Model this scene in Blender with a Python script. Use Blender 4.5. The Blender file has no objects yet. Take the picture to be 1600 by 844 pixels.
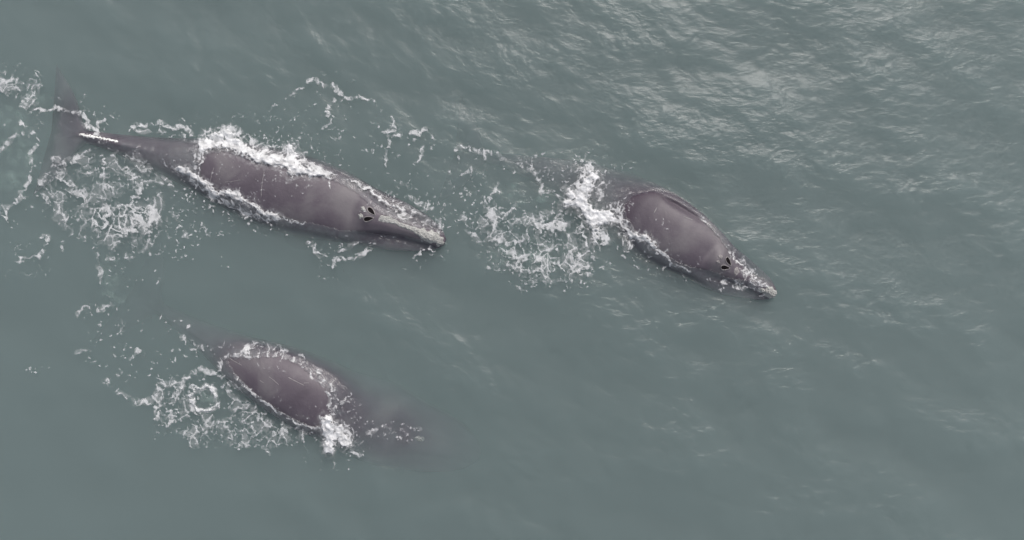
import bpy, math, random
import numpy as np
from mathutils import Vector, Matrix
from mathutils.bvhtree import BVHTree

R = math.radians
scene = bpy.context.scene
COL = scene.collection
PX = 44.0                                   # plan units to the metre
def gx(px): return (px - 800.0) / PX        # plan -> metres
def gy(py): return (422.0 - py) / PX

# ---------------------------------------------------------------- camera: a drone looking straight down
cam_data = bpy.data.cameras.new('drone_camera')
cam = bpy.data.objects.new('drone_camera', cam_data); COL.objects.link(cam)
CAM_H = 30.0
cam.location = (0, 0, CAM_H); cam.rotation_euler = (0, 0, 0)
cam_data.sensor_fit = 'HORIZONTAL'; cam_data.sensor_width = 36.0
cam_data.lens = 36.0 * CAM_H / (1600.0 / PX)
cam_data.clip_start = 0.5; cam_data.clip_end = 6000.0
scene.camera = cam

# ---------------------------------------------------------------- hazy sky and a veiled sun in the north-north-east
SUN_EL, SUN_AZ = 48.0, 24.0
world = bpy.data.worlds.new('World'); scene.world = world; world.use_nodes = True
wn, wl = world.node_tree.nodes, world.node_tree.links
wn.clear()
w_out = wn.new('ShaderNodeOutputWorld'); w_bg = wn.new('ShaderNodeBackground'); w_sky = wn.new('ShaderNodeTexSky')
w_sky.sky_type = 'NISHITA'; w_sky.sun_disc = False
w_sky.sun_elevation = R(SUN_EL); w_sky.sun_rotation = R(SUN_AZ)
w_sky.air_density = 1.0; w_sky.dust_density = 6.0; w_sky.ozone_density = 1.0
w_hsv = wn.new('ShaderNodeHueSaturation'); w_hsv.inputs['Saturation'].default_value = 0.42      # thin cloud takes the blue out of it
w_tint = wn.new('ShaderNodeMix'); w_tint.data_type = 'RGBA'; w_tint.blend_type = 'MULTIPLY'; w_tint.inputs[0].default_value = 1.0
w_tint.inputs[7].default_value = (0.985, 0.985, 1.0, 1)
w_bg.inputs['Strength'].default_value = 0.15
wl.new(w_sky.outputs[0], w_hsv.inputs['Color']); wl.new(w_hsv.outputs[0], w_tint.inputs[6]); wl.new(w_tint.outputs[2], w_bg.inputs['Color']); wl.new(w_bg.outputs[0], w_out.inputs['Surface'])

sun_data = bpy.data.lights.new('sun', 'SUN'); sun = bpy.data.objects.new('sun', sun_data); COL.objects.link(sun)
sun_data.energy = 0.95; sun_data.angle = R(28.0); sun_data.color = (1.0, 0.965, 0.92)
sd = Vector((math.sin(R(SUN_AZ)) * math.cos(R(SUN_EL)), math.cos(R(SUN_AZ)) * math.cos(R(SUN_EL)), math.sin(R(SUN_EL))))
sun.rotation_euler = sd.to_track_quat('Z', 'Y').to_euler()
sun.location = (20, 40, 60)

scene.view_settings.view_transform = 'Standard'; scene.view_settings.look = 'None'
scene.view_settings.gamma = 1.0; scene.view_settings.use_curve_mapping = False
scene.view_settings.exposure = 0.11
cy = scene.cycles
cy.use_denoising = True
try: cy.denoiser = 'OPENIMAGEDENOISE'
except Exception: pass
cy.max_bounces = 8; cy.volume_bounces = 0; cy.transparent_max_bounces = 24; cy.diffuse_bounces = 3; cy.glossy_bounces = 3
cy.caustics_reflective = False; cy.caustics_refractive = False
cy.sample_clamp_indirect = 4.0

# ---------------------------------------------------------------- mesh helpers
def mesh_from(name, V, F, mat, smooth=True):
    """V (n,3) float array, F (m,4) or (m,3) int array, or a list of such arrays"""
    Fs = F if isinstance(F, list) else [F]
    Fs = [np.asarray(f, np.int32) for f in Fs if len(f)]
    me = bpy.data.meshes.new(name)
    nl = sum(f.size for f in Fs); nf = sum(len(f) for f in Fs)
    me.vertices.add(len(V)); me.loops.add(nl); me.polygons.add(nf)
    me.vertices.foreach_set('co', np.asarray(V, np.float32).ravel())
    me.loops.foreach_set('vertex_index', np.concatenate([f.ravel() for f in Fs]))
    tot = np.concatenate([np.full(len(f), f.shape[1], np.int32) for f in Fs])
    st = np.zeros(nf, np.int32); st[1:] = np.cumsum(tot)[:-1]
    me.polygons.foreach_set('loop_start', st)
    me.polygons.foreach_set('use_smooth', np.full(nf, smooth, bool))
    me.update(calc_edges=True); me.validate()
    me.materials.append(mat)
    return me

def add_obj(name, me, parent=None, loc=(0, 0, 0), **props):
    o = bpy.data.objects.new(name, me); COL.objects.link(o)
    o.location = loc
    if parent: o.parent = parent
    for k, v in props.items(): o[k] = v
    return o

def float_attr(me, name, vals):
    a = me.attributes.new(name, 'FLOAT', 'POINT')
    a.data.foreach_set('value', np.asarray(vals, np.float32))

# ---------------------------------------------------------------- materials
def new_mat(name):
    m = bpy.data.materials.new(name); m.use_nodes = True
    n = m.node_tree.nodes; n.clear()
    out = n.new('ShaderNodeOutputMaterial')
    return m, n, m.node_tree.links, out

def noise_node(n, l, scale, detail=3, rough=.5, vec=None, dist=0.0):
    t = n.new('ShaderNodeTexNoise'); t.inputs['Scale'].default_value = scale; t.inputs['Detail'].default_value = detail
    t.inputs['Roughness'].default_value = rough; t.inputs['Distortion'].default_value = dist
    if vec is not None: l.new(vec, t.inputs['Vector'])
    return t

def ramp_node(n, l, fac, stops):
    r = n.new('ShaderNodeValToRGB'); e = r.color_ramp.elements
    e[0].position, e[0].color = stops[0]; e[1].position, e[1].color = stops[-1]
    for p, c in stops[1:-1]:
        x = e.new(p); x.color = c
    l.new(fac, r.inputs['Fac']); return r

def make_water():
    m, n, l, out = new_mat('sea_water')
    tc = n.new('ShaderNodeTexCoord')
    mp = n.new('ShaderNodeMapping'); mp.inputs['Rotation'].default_value = (0, 0, R(25)); mp.inputs['Scale'].default_value = (.55, 1, 1)
    l.new(tc.outputs['Object'], mp.inputs['Vector'])
    a = noise_node(n, l, 3.0, 3, .6, mp.outputs[0], .8)
    b = noise_node(n, l, 8.0, 1, .5, mp.outputs[0], .5)
    calm = n.new('ShaderNodeAttribute'); calm.attribute_name = 'ripple'
    add = n.new('ShaderNodeMath'); add.operation = 'MULTIPLY_ADD'; add.inputs[1].default_value = .22
    l.new(b.outputs['Fac'], add.inputs[0]); l.new(a.outputs['Fac'], add.inputs[2])
    bump = n.new('ShaderNodeBump'); bump.inputs['Distance'].default_value = .068
    l.new(calm.outputs['Fac'], bump.inputs['Strength']); l.new(add.outputs[0], bump.inputs['Height'])
    fr = n.new('ShaderNodeFresnel'); fr.inputs['IOR'].default_value = 1.34; l.new(bump.outputs[0], fr.inputs['Normal'])
    gl = n.new('ShaderNodeBsdfGlossy'); gl.inputs['Roughness'].default_value = .23; l.new(bump.outputs[0], gl.inputs['Normal'])
    tr = n.new('ShaderNodeBsdfTransparent')
    mx = n.new('ShaderNodeMixShader'); geo = n.new('ShaderNodeNewGeometry'); air = n.new('ShaderNodeMath'); air.operation = 'SUBTRACT'; air.inputs[0].default_value = 1.0; l.new(geo.outputs['Backfacing'], air.inputs[1])
    frm = n.new('ShaderNodeMath'); frm.operation = 'MULTIPLY'; l.new(fr.outputs[0], frm.inputs[0]); l.new(air.outputs[0], frm.inputs[1])      # mirror on the air side only
    l.new(frm.outputs[0], mx.inputs[0]); l.new(tr.outputs[0], mx.inputs[1]); l.new(gl.outputs[0], mx.inputs[2])
    l.new(mx.outputs[0], out.inputs['Surface'])
    sc = n.new('ShaderNodeVolumeScatter'); sc.inputs['Color'].default_value = WATER_SCATTER + (1,); sc.inputs['Density'].default_value = WATER_DENS; sc.inputs['Anisotropy'].default_value = 0.0
    ab = n.new('ShaderNodeVolumeAbsorption'); ab.inputs['Color'].default_value = WATER_ABS + (1,); ab.inputs['Density'].default_value = WATER_ADENS
    ad = n.new('ShaderNodeAddShader'); l.new(sc.outputs[0], ad.inputs[0]); l.new(ab.outputs[0], ad.inputs[1])
    l.new(ad.outputs[0], out.inputs['Volume'])
    m.cycles.homogeneous_volume = True
    return m
# turbid green-grey coastal water
WATER_DENS, WATER_SCATTER = 1.02, (.82, .985, .995)
WATER_ADENS, WATER_ABS = 0.40, (.06, .74, .72)
M_WATER = make_water()

def make_skin():
    m, n, l, out = new_mat('whale_skin')
    p = n.new('ShaderNodeBsdfPrincipled')
    tc = n.new('ShaderNodeTexCoord')
    big = noise_node(n, l, .55, 4, .6, tc.outputs['Object'], .4)
    rb = ramp_node(n, l, big.outputs['Fac'], [(.32, (.054, .042, .056, 1)), (.50, (.078, .064, .080, 1)), (.66, (.118, .107, .117, 1))])  # skin mottling; the palest stop also paints a grey sheen into the colour
    # small pale scuffs and flecks
    mp = n.new('ShaderNodeMapping'); mp.inputs['Scale'].default_value = (1, 1, 1); l.new(tc.outputs['Object'], mp.inputs['Vector'])
    sp = noise_node(n, l, 26, 2, .5, mp.outputs[0])
    rs = ramp_node(n, l, sp.outputs['Fac'], [(.68, (0, 0, 0, 1)), (.76, (1, 1, 1, 1))])
    area = noise_node(n, l, 1.3, 2, .5, tc.outputs['Object'])
    ra = ramp_node(n, l, area.outputs['Fac'], [(.44, (0, 0, 0, 1)), (.62, (1, 1, 1, 1))])
    mul = n.new('ShaderNodeMath'); mul.operation = 'MULTIPLY'; l.new(rs.outputs[0], mul.inputs[0]); l.new(ra.outputs[0], mul.inputs[1])
    mul2 = n.new('ShaderNodeMath'); mul2.operation = 'MULTIPLY'; mul2.inputs[1].default_value = .75; l.new(mul.outputs[0], mul2.inputs[0])
    mx = n.new('ShaderNodeMix'); mx.data_type = 'RGBA'; l.new(mul2.outputs[0], mx.inputs[0]); l.new(rb.outputs[0], mx.inputs[6]); mx.inputs[7].default_value = (.17, .155, .16, 1)
    # faint long scratches
    wv = n.new('ShaderNodeMapping'); wv.inputs['Rotation'].default_value = (0, 0, R(24)); wv.inputs['Scale'].default_value = (.5, 7, 1); l.new(tc.outputs['Object'], wv.inputs['Vector'])
    sc = noise_node(n, l, 1.6, 3, .7, wv.outputs[0], .2)
    rc = ramp_node(n, l, sc.outputs['Fac'], [(.70, (0, 0, 0, 1)), (.75, (.35, .35, .35, 1))])
    mx2 = n.new('ShaderNodeMix'); mx2.data_type = 'RGBA'; l.new(rc.outputs[0], mx2.inputs[0]); l.new(mx.outputs[2], mx2.inputs[6]); mx2.inputs[7].default_value = (.13, .118, .122, 1)
    l.new(mx2.outputs[2], p.inputs['Base Color'])
    rr = n.new('ShaderNodeMapRange'); rr.inputs[3].default_value = .46; rr.inputs[4].default_value = .64; l.new(big.outputs['Fac'], rr.inputs[0]); l.new(rr.outputs[0], p.inputs['Roughness'])
    p.inputs['IOR'].default_value = 1.5
    sx = n.new('ShaderNodeSeparateXYZ'); l.new(tc.outputs['Object'], sx.inputs[0])       # the wet sheen needs air above the skin: under water the film is gone
    wet = n.new('ShaderNodeMapRange'); wet.inputs[1].default_value = -.06; wet.inputs[2].default_value = .10; wet.inputs[3].default_value = 0; wet.inputs[4].default_value = .60
    l.new(sx.outputs['Z'], wet.inputs[0]); l.new(wet.outputs[0], p.inputs['Specular IOR Level'])
    b = n.new('ShaderNodeBump'); b.inputs['Distance'].default_value = .012; b.inputs['Strength'].default_value = .5
    f = noise_node(n, l, 9, 5, .65, tc.outputs['Object']); l.new(f.outputs['Fac'], b.inputs['Height']); l.new(b.outputs[0], p.inputs['Normal'])
    l.new(p.outputs[0], out.inputs['Surface'])
    return m
M_SKIN = make_skin()

def make_plain(name, c1, c2, scale, rough, bump=.0, bscale=40, spec=.5):
    m, n, l, out = new_mat(name)
    p = n.new('ShaderNodeBsdfPrincipled'); tc = n.new('ShaderNodeTexCoord')
    t = noise_node(n, l, scale, 5, .65, tc.outputs['Object'])
    r = ramp_node(n, l, t.outputs['Fac'], [(.34, c1 + (1,)), (.66, c2 + (1,))]); l.new(r.outputs[0], p.inputs['Base Color'])
    p.inputs['Roughness'].default_value = rough; p.inputs['Specular IOR Level'].default_value = spec
    if bump:
        b = n.new('ShaderNodeBump'); b.inputs['Distance'].default_value = bump
        f = noise_node(n, l, bscale, 4, .6, tc.outputs['Object']); l.new(f.outputs['Fac'], b.inputs['Height']); l.new(b.outputs[0], p.inputs['Normal'])
    l.new(p.outputs[0], out.inputs['Surface'])
    return m
M_CALLUS = make_plain('callosity', (.25, .25, .24), (.40, .40, .385), 5, .85, .006, 26, .2)
M_HOLE = make_plain('blowhole_dark', (.006, .005, .006), (.012, .010, .011), 8, .9, spec=.05)  # the hole's inner darkness painted as near-black; no recess is cut
M_RIM = make_plain('blowhole_rim', (.16, .145, .15), (.28, .265, .26), 10, .6)
M_WHITE = make_plain('white_streak', (.60, .60, .58), (.82, .82, .80), 14, .35, .01, 30)
M_SCRATCH = make_plain('pale_scratch', (.17, .16, .165), (.27, .26, .26), 10, .6)

def make_foam(name, white, strength=1.0):
    m, n, l, out = new_mat(name)
    p = n.new('ShaderNodeBsdfPrincipled'); tc = n.new('ShaderNodeTexCoord')
    p.inputs['Base Color'].default_value = white; p.inputs['Roughness'].default_value = .55; p.inputs['Specular IOR Level'].default_value = .3
    b = n.new('ShaderNodeBump'); b.inputs['Distance'].default_value = .012; b.inputs['Strength'].default_value = .6
    f = noise_node(n, l, 22, 4, .65, tc.outputs['Object']); l.new(f.outputs['Fac'], b.inputs['Height']); l.new(b.outputs[0], p.inputs['Normal'])
    at = n.new('ShaderNodeAttribute'); at.attribute_name = 'cover'
    k = n.new('ShaderNodeMath'); k.operation = 'MULTIPLY'; k.inputs[1].default_value = strength; k.use_clamp = True; l.new(at.outputs['Fac'], k.inputs[0])
    tr = n.new('ShaderNodeBsdfTransparent'); mx = n.new('ShaderNodeMixShader')
    l.new(k.outputs[0], mx.inputs[0]); l.new(tr.outputs[0], mx.inputs[1]); l.new(p.outputs[0], mx.inputs[2]); l.new(mx.outputs[0], out.inputs['Surface'])
    return m
M_FOAM = make_foam('sea_foam', (.66, .665, .675, 1), 1.0)
M_BUBBLE = make_foam('submerged_bubbles', (.55, .64, .58, 1), .36)
M_DROP = make_plain('spray_drops', (.78, .79, .80), (.84, .84, .84), 5, .4)

# ---------------------------------------------------------------- noise and field helpers (numpy)
def _hash2(ix, iy, seed):
    h = (ix.astype(np.int64) * 374761393 + iy.astype(np.int64) * 668265263 + seed * 1442695041) & 0xFFFFFFFF
    h = ((h ^ (h >> 13)) * 1274126177) & 0xFFFFFFFF
    return ((h ^ (h >> 16)) & 0xFFFF).astype(np.float32) * np.float32(2 * math.pi / 65536.0)

def perlin(x, y, seed=0):
    """gradient noise, about -0.7 .. 0.7, on arrays of any one shape"""
    x0 = np.floor(x); y0 = np.floor(y)
    fx = (x - x0).astype(np.float32); fy = (y - y0).astype(np.float32)
    ix = x0.astype(np.int32); iy = y0.astype(np.int32)
    u = fx * fx * fx * (fx * (fx * 6 - 15) + 10); v = fy * fy * fy * (fy * (fy * 6 - 15) + 10)
    def g(dx, dy):
        a = _hash2(ix + dx, iy + dy, seed)
        return np.cos(a) * (fx - dx) + np.sin(a) * (fy - dy)
    n0 = g(0, 0); n1 = g(1, 0); n2 = g(0, 1); n3 = g(1, 1)
    a = n0 + u * (n1 - n0); b = n2 + u * (n3 - n2)
    return a + v * (b - a)

def cell_edge(x, y, seed):
    """distance to the edge between the two nearest cells: 0 on the strands of a foam net"""
    ix = np.floor(x).astype(np.int32); iy = np.floor(y).astype(np.int32)
    f1 = np.full(x.shape, 9.0, np.float32); f2 = f1.copy()
    for dx in (-1, 0, 1):
        for dy in (-1, 0, 1):
            a = _hash2(ix + dx, iy + dy, seed); b = _hash2(ix + dx, iy + dy, seed + 71)
            d = np.hypot(ix + dx + .5 + .46 * np.cos(a) - x, iy + dy + .5 + .46 * np.cos(b) - y).astype(np.float32)
            f2 = np.minimum(f2, np.maximum(f1, d)); f1 = np.minimum(f1, d)
    return f2 - f1

def fbm(x, y, seed, octs=3):
    s = 0; a = 1.0
    for k in range(octs):
        s = s + a * perlin(x * 2 ** k, y * 2 ** k, seed + k * 17); a *= 0.5
    return s

def sstep(a, b, x):
    t = np.clip((x - a) / (b - a), 0, 1)
    return t * t * (3 - 2 * t)

def seg_dist(X, Y, pts):
    d = np.full(X.shape, 1e9, np.float32)
    for (ax, ay), (bx, by) in zip(pts[:-1], pts[1:]):
        vx, vy = bx - ax, by - ay
        t = np.clip(((X - ax) * vx + (Y - ay) * vy) / max(vx * vx + vy * vy, 1e-6), 0, 1)
        d = np.minimum(d, np.hypot(X - ax - t * vx, Y - ay - t * vy))
    return d

def poly_sd(X, Y, poly):
    """signed distance to a polygon, positive inside"""
    d = seg_dist(X, Y, list(poly) + [poly[0]])
    ins = np.zeros(X.shape, bool)
    n = len(poly)
    for i in range(n):
        x1, y1 = poly[i]; x2, y2 = poly[(i + 1) % n]
        if y1 == y2: continue
        c = ((Y >= min(y1, y2)) & (Y < max(y1, y2)))
        ins ^= c & (X < x1 + (Y - y1) * (x2 - x1) / (y2 - y1))
    return np.where(ins, d, -d)

# ---------------------------------------------------------------- the foam, laid out where it floats
# plan units: 44 to the metre, x to the east, y to the south, origin at the north-west corner of the site.
# (region, kind, density, half width, points): L = lace along a line, S = solid white water, P = lacy area, D = loose flecks in an area
FOAM = [
 # wake over the flukes of the long whale
 ('tail','P',.62,10,[(-10,112),(15,110),(40,130),(50,98),(66,112),(60,160),(46,180),(30,165),(12,145),(-10,142)]),
 ('tail','S',.75,5,[(-5,125),(10,128),(25,124)]), ('tail','L',.8,5,[(28,150),(45,165),(62,172)]),
 ('tail','S',.7,3.5,[(62,171),(85,168),(108,174),(128,179),(143,192)]),
 ('tail','S',.8,6,[(135,194),(144,200),(152,206)]), ('tail','S',.62,4,[(152,204),(156,192),(164,187)]),
 ('tail','L',.75,4,[(31,188),(54,208),(60,225),(48,240),(50,266),(41,295),(20,320),(6,337),(14,352)]),
 ('tail','L',.62,6,[(-5,240),(20,215),(40,205)]), ('tail','L',.6,7,[(0,330),(18,318),(40,305)]),
 ('tail','P',.48,12,[(66,290),(88,240),(130,236),(215,232),(262,285),(265,340),(245,385),(205,408),(150,385),(95,360),(62,330)]),
 ('tail','L',.7,7,[(200,265),(212,285),(220,300),(200,318),(198,330)]), ('tail','L',.85,5,[(160,244),(166,262),(158,276)]),
 ('tail','P',.76,10,[(135,325),(175,318),(235,318),(255,335),(230,360),(190,378),(140,360)]),
 ('tail','S',.66,4,[(180,352),(200,356),(232,350),(234,376)]), ('tail','S',.7,4,[(232,322),(246,326),(250,338),(236,344)]),
 ('tail','L',.8,7,[(66,285),(78,272),(100,280),(112,290)]), ('tail','L',.75,5,[(92,300),(88,318),(96,335),(112,350)]),
 ('tail','L',.72,5,[(86,250),(104,258),(126,246),(142,236)]), ('tail','L',.72,6,[(120,300),(140,320),(150,345),(140,352)]),
 ('tail','S',.66,4.5,[(203,268),(215,284),(222,296),(208,310)]), ('tail','S',.6,4,[(150,262),(165,280),(168,296)]),
 ('tail','S',.62,4,[(30,411),(44,404),(58,401)]), ('tail','L',.72,4,[(58,401),(72,386),(77,368),(66,366)]),
 ('tail','L',.55,4,[(96,378),(100,392)]), ('tail','L',.6,6,[(256,275),(268,288),(276,298)]),
 ('tail','D',160,0,[(66,240),(260,230),(330,330),(350,400),(250,420),(100,400),(20,360),(0,300)]),
 ('tail','D',60,0,[(255,320),(340,340),(360,420),(260,410)]), ('tail','D',30,0,[(0,100),(70,100),(70,200),(0,340)]),
 ('tail','L',.6,5,[(265,330),(280,345),(295,370)]), ('tail','L',.5,4,[(316,352),(326,369)]), ('tail','L',.55,4,[(150,395),(166,405),(205,400)]),
 # arc over the small of the back
 ('stock','L',.8,5,[(205,203),(213,191),(232,194),(253,191),(269,200),(290,199),(298,210)]),
 ('stock','L',.66,5,[(249,200),(262,212),(285,212)]), ('stock','L',.55,6,[(215,205),(240,204),(300,222)]),
 # white water along the north flank
 ('north_flank','S',1.0,11,[(318,228),(336,222),(355,222),(384,236),(413,247),(440,252),(462,262)]),
 ('north_flank','S',.95,9,[(330,214),(352,211),(372,222)]), ('north_flank','L',.85,10,[(322,205),(350,202),(372,208),(395,222)]),
 ('north_flank','S',1.0,10,[(454,236),(460,250),(466,264)]), ('north_flank','S',.95,8,[(459,272),(476,268),(500,272)]),
 ('north_flank','L',.85,8,[(466,245),(490,262),(515,273)]), ('north_flank','L',.7,7,[(395,228),(430,238),(452,232),(470,240)]),
 ('north_flank','L',.9,3,[(318,236),(312,255),(307,272)]), ('north_flank','L',.9,2.6,[(322,236),(319,255),(314,276)]), ('north_flank','L',.8,2.2,[(311,240),(306,258),(302,270)]),
 ('north_flank','D',110,0,[(400,205),(470,210),(520,255),(515,275),(440,245),(380,225)]),
 # south flank
 ('south_flank','L',.8,4,[(258,257),(280,263),(296,270)]), ('south_flank','S',.9,6,[(282,265),(300,273),(315,281),(330,294),(343,306)]),
 ('south_flank','S',.85,6,[(345,303),(358,301),(372,304),(384,315),(401,323),(416,334),(437,341)]),
 ('south_flank','L',.8,7,[(300,284),(330,306),(350,318),(372,322),(400,336),(430,346)]),
 ('south_flank','L',.85,3,[(437,341),(461,346),(478,350)]), ('south_flank','L',.5,6,[(345,320),(380,330),(420,345)]),
 ('south_flank','D',70,0,[(270,270),(330,310),(430,345),(470,370),(380,360),(290,310)]),
 # round the head
 ('head','L',.85,3.2,[(505,274),(523,277),(553,283),(576,294),(594,308)]), ('head','S',.9,2.4,[(583,299),(592,306),(597,314),(606,319)]),
 ('head','S',.85,2.4,[(612,320),(620,325),(626,330)]), ('head','L',.8,5,[(626,330),(640,325),(648,328),(644,336)]),
 ('head','L',.62,8,[(600,322),(625,335),(650,350)]), ('head','L',.6,9,[(650,335),(670,345),(685,350)]),
 ('head','L',.55,7,[(640,310),(656,318),(675,322)]), ('head','L',.7,5,[(478,376),(488,384),(493,393),(505,399),(514,401)]),
 ('head','S',.62,4,[(520,416),(528,408),(541,404)]), ('head','L',.72,5,[(541,404),(556,406),(566,398),(585,382)]),
 ('head','L',.62,4,[(530,392),(545,385),(560,378)]), ('head','L',.5,4,[(597,370),(612,372),(625,371)]),
 ('head','S',.7,2.2,[(647,404),(655,397),(663,390)]), ('head','S',.7,2,[(672,389),(680,391)]), ('head','S',.4,4,[(674,398),(688,399)]),
 ('head','D',150,0,[(590,305),(640,300),(720,330),(715,380),(695,365),(640,345)]), ('head','D',60,0,[(470,365),(590,370),(570,420),(480,410)]),
 # drifting strings of foam north of the head
 ('string','L',.72,3,[(422,172),(426,164),(434,163)]), ('string','L',.72,3,[(448,154),(460,145),(474,140)]),
 ('string','L',.75,5,[(484,125),(494,124),(504,136),(522,133)]), ('string','S',.66,3.6,[(521,131),(530,145),(534,149)]),
 ('string','S',.62,2.2,[(534,150),(545,154),(556,151)]), ('string','L',.8,3.4,[(561,148),(568,154),(575,157),(584,153),(588,162),(596,173)]),
 ('string','S',.62,3,[(523,157),(515,161),(512,172),(513,183)]), ('string','S',.6,2.4,[(519,187),(517,196),(504,204)]),
 ('string','L',.72,5,[(600,207),(612,202),(617,198),(613,186)]), ('string','S',.6,3.4,[(600,207),(616,202)]), ('string','S',.58,3,[(605,209),(607,220),(606,230)]),
 ('string','L',.8,4.5,[(611,218),(622,211),(637,207),(650,208),(664,204),(672,214)]), ('string','L',.72,3.6,[(657,224),(661,238),(656,250),(648,259)]),
 ('string','L',.65,3,[(602,240),(603,256),(607,270)]), ('string','L',.62,4,[(670,212),(678,222),(674,232)]),
 ('string','L',.75,4.5,[(712,236),(728,230),(746,237),(762,237)]), ('string','L',.7,3,[(757,240),(758,257)]), ('string','L',.6,5,[(764,236),(778,240),(790,248)]),
 ('string','S',.55,3,[(722,273),(732,266)]), ('string','L',.5,4,[(693,247),(700,256)]),
 ('string','L',.5,4,[(618,290),(622,282),(640,300)]), ('string','L',.5,5,[(692,266),(705,272)]), ('string','L',.5,4,[(727,308),(733,300)]),
 ('string','D',90,0,[(420,150),(500,135),(600,180),(610,280),(520,260),(400,230)]), ('string','D',80,0,[(600,180),(680,210),(780,240),(780,330),(640,300)]),
 ('string','D',90,0,[(700,280),(780,260),(830,250),(760,330),(700,340),(650,310)]),
 # lacy wake of the eastern whale
 ('east_wake','P',.55,14,[(757,318),(790,335),(850,322),(900,340),(938,370),(926,425),(890,446),(820,448),(780,400),(760,380),(742,345)]),
 ('east_wake','P',.70,10,[(770,368),(800,360),(830,380),(880,400),(915,410),(925,430),(870,435),(800,425),(775,395)]),
 ('east_wake','S',.74,7,[(768,330),(773,340),(776,350)]), ('east_wake','S',.78,8,[(843,352),(860,353),(878,353)]), ('east_wake','S',.6,6,[(842,343),(846,333)]),
 ('east_wake','S',.62,7,[(785,378),(796,384),(800,402)]), ('east_wake','S',.58,6,[(808,410),(800,398)]), ('east_wake','S',.6,5,[(838,414),(850,402),(862,388)]),
 ('east_wake','S',.58,5,[(892,405),(902,418)]), ('east_wake','L',.75,5,[(757,320),(764,314),(772,322)]), ('east_wake','L',.75,4,[(780,338),(796,330),(808,318),(816,324)]),
 ('east_wake','L',.72,4,[(816,330),(820,350)]), ('east_wake','L',.7,4,[(826,264),(834,272),(842,284),(848,298),(842,305)]), ('east_wake','S',.62,4.5,[(829,258),(834,270),(842,282)]),
 ('east_wake','L',.66,4,[(845,306),(858,300),(870,305),(876,314)]), ('east_wake','L',.55,3,[(768,308),(780,285)]),
 ('east_wake','L',.55,8,[(722,340),(732,362),(748,378)]), ('east_wake','L',.5,4,[(806,448),(818,450)]),
 ('east_wake','D',260,0,[(725,330),(760,310),(850,300),(940,370),(960,430),(900,455),(800,455),(740,400)]), ('east_wake','D',60,0,[(790,235),(900,245),(890,290),(820,270)]),
 # burst of white water behind the eastern whale
 ('burst','S',1.1,11,[(926,274),(914,292),(905,312),(916,328),(932,342),(950,338)]), ('burst','S',.95,8,[(890,302),(898,312),(886,320)]),
 ('burst','S',.9,9,[(925,345),(932,360),(930,374)]), ('burst','L',.9,14,[(920,262),(905,290),(900,315),(935,350),(940,380)]),
 ('burst','L',.85,9,[(940,345),(958,330),(970,320)]), ('burst','L',.75,8,[(928,265),(940,285),(935,310)]), ('burst','L',.7,9,[(905,340),(915,380),(905,400)]),
 ('burst','L',.75,3,[(945,330),(960,318),(978,311)]), ('burst','D',120,0,[(900,240),(950,270),(970,330),(940,380),(890,330),(880,280)]),
 ('east_edge','L',.85,9,[(968,326),(975,345),(985,362),(1000,373)]), ('east_edge','S',.9,6,[(985,368),(998,372),(1010,374),(1020,382)]), ('east_edge','L',.75,8,[(962,345),(972,372),(985,384)]),
 ('east_edge','L',.9,4,[(1018,382),(1030,392),(1040,402),(1046,412)]), ('east_edge','S',.7,2,[(1058,415),(1066,420),(1077,422)]), ('east_edge','L',.75,3.5,[(1046,411),(1058,416)]),
 ('east_edge','D',60,0,[(965,350),(1020,385),(1060,420),(1010,430),(960,390)]),
 ('east_head','L',.72,9,[(1136,441),(1150,444),(1166,446),(1176,440)]), ('east_head','S',.66,5,[(1148,450),(1162,447)]), ('east_head','L',.9,3.2,[(1138,393),(1150,406),(1163,417),(1175,430),(1190,441)]),
 ('east_head','L',.7,5,[(1145,396),(1160,410),(1178,430)]), ('east_head','L',.55,2,[(1092,339),(1108,353),(1122,372),(1134,388)]), ('east_head','L',.6,3,[(1176,432),(1186,440),(1192,447)]),
 ('east_head','L',.78,7,[(1160,422),(1178,434),(1193,446)]), ('east_head','L',.6,8,[(1170,446),(1184,452),(1192,462)]),
 ('east_head','D',60,0,[(1130,375),(1150,390),(1190,430),(1170,435),(1140,405)]), ('east_head','D',30,0,[(1100,425),(1135,435),(1165,455),(1110,455)]),
 # rolling whale in the south
 ('ring','S',.85,3.2,[(300,630),(297,618),(303,610),(313,605),(322,604),(330,609),(338,620),(337,632),(328,640),(316,642),(306,640),(300,630)]),
 ('ring','L',.8,5,[(296,612),(306,604)]), ('ring','L',.8,5,[(322,642),(306,644),(296,634)]), ('ring','L',.75,5,[(330,606),(340,615),(341,634)]),
 ('south_lace','P',.56,12,[(246,590),(290,595),(296,640),(330,650),(370,655),(440,660),(490,672),(470,690),(420,702),(360,700),(310,700),(262,668),(238,645)]),
 ('south_lace','P',.52,10,[(352,590),(372,596),(400,625),(430,648),(470,668),(420,680),(360,650),(345,620)]),
 ('south_lace','L',.8,6,[(250,592),(246,610),(240,632),(246,646)]), ('south_lace','L',.8,6,[(268,592),(272,610),(280,625),(274,640)]), ('south_lace','S',.62,4,[(262,640),(270,655),(264,664)]),
 ('south_lace','L',.78,5,[(282,608),(290,590),(304,586)]), ('south_lace','L',.7,5,[(300,585),(316,575),(330,582),(350,585)]), ('south_lace','L',.72,4,[(348,600),(352,620),(360,610)]),
 ('south_lace','L',.7,5,[(376,640),(390,652),(410,655),(424,668)]), ('south_lace','L',.62,5,[(380,690),(410,698),(420,706)]), ('south_lace','L',.7,5,[(440,660),(456,672),(470,668)]),
 ('south_lace','D',220,0,[(240,585),(345,580),(400,640),(495,670),(450,700),(330,705),(240,660)]),
 ('south_edge','L',.74,5,[(344,580),(348,560),(360,555),(391,549),(415,552),(440,553),(456,559),(472,569)]), ('south_edge','S',.58,3.2,[(348,560),(362,555),(392,557),(412,555),(430,553)]),
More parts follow.
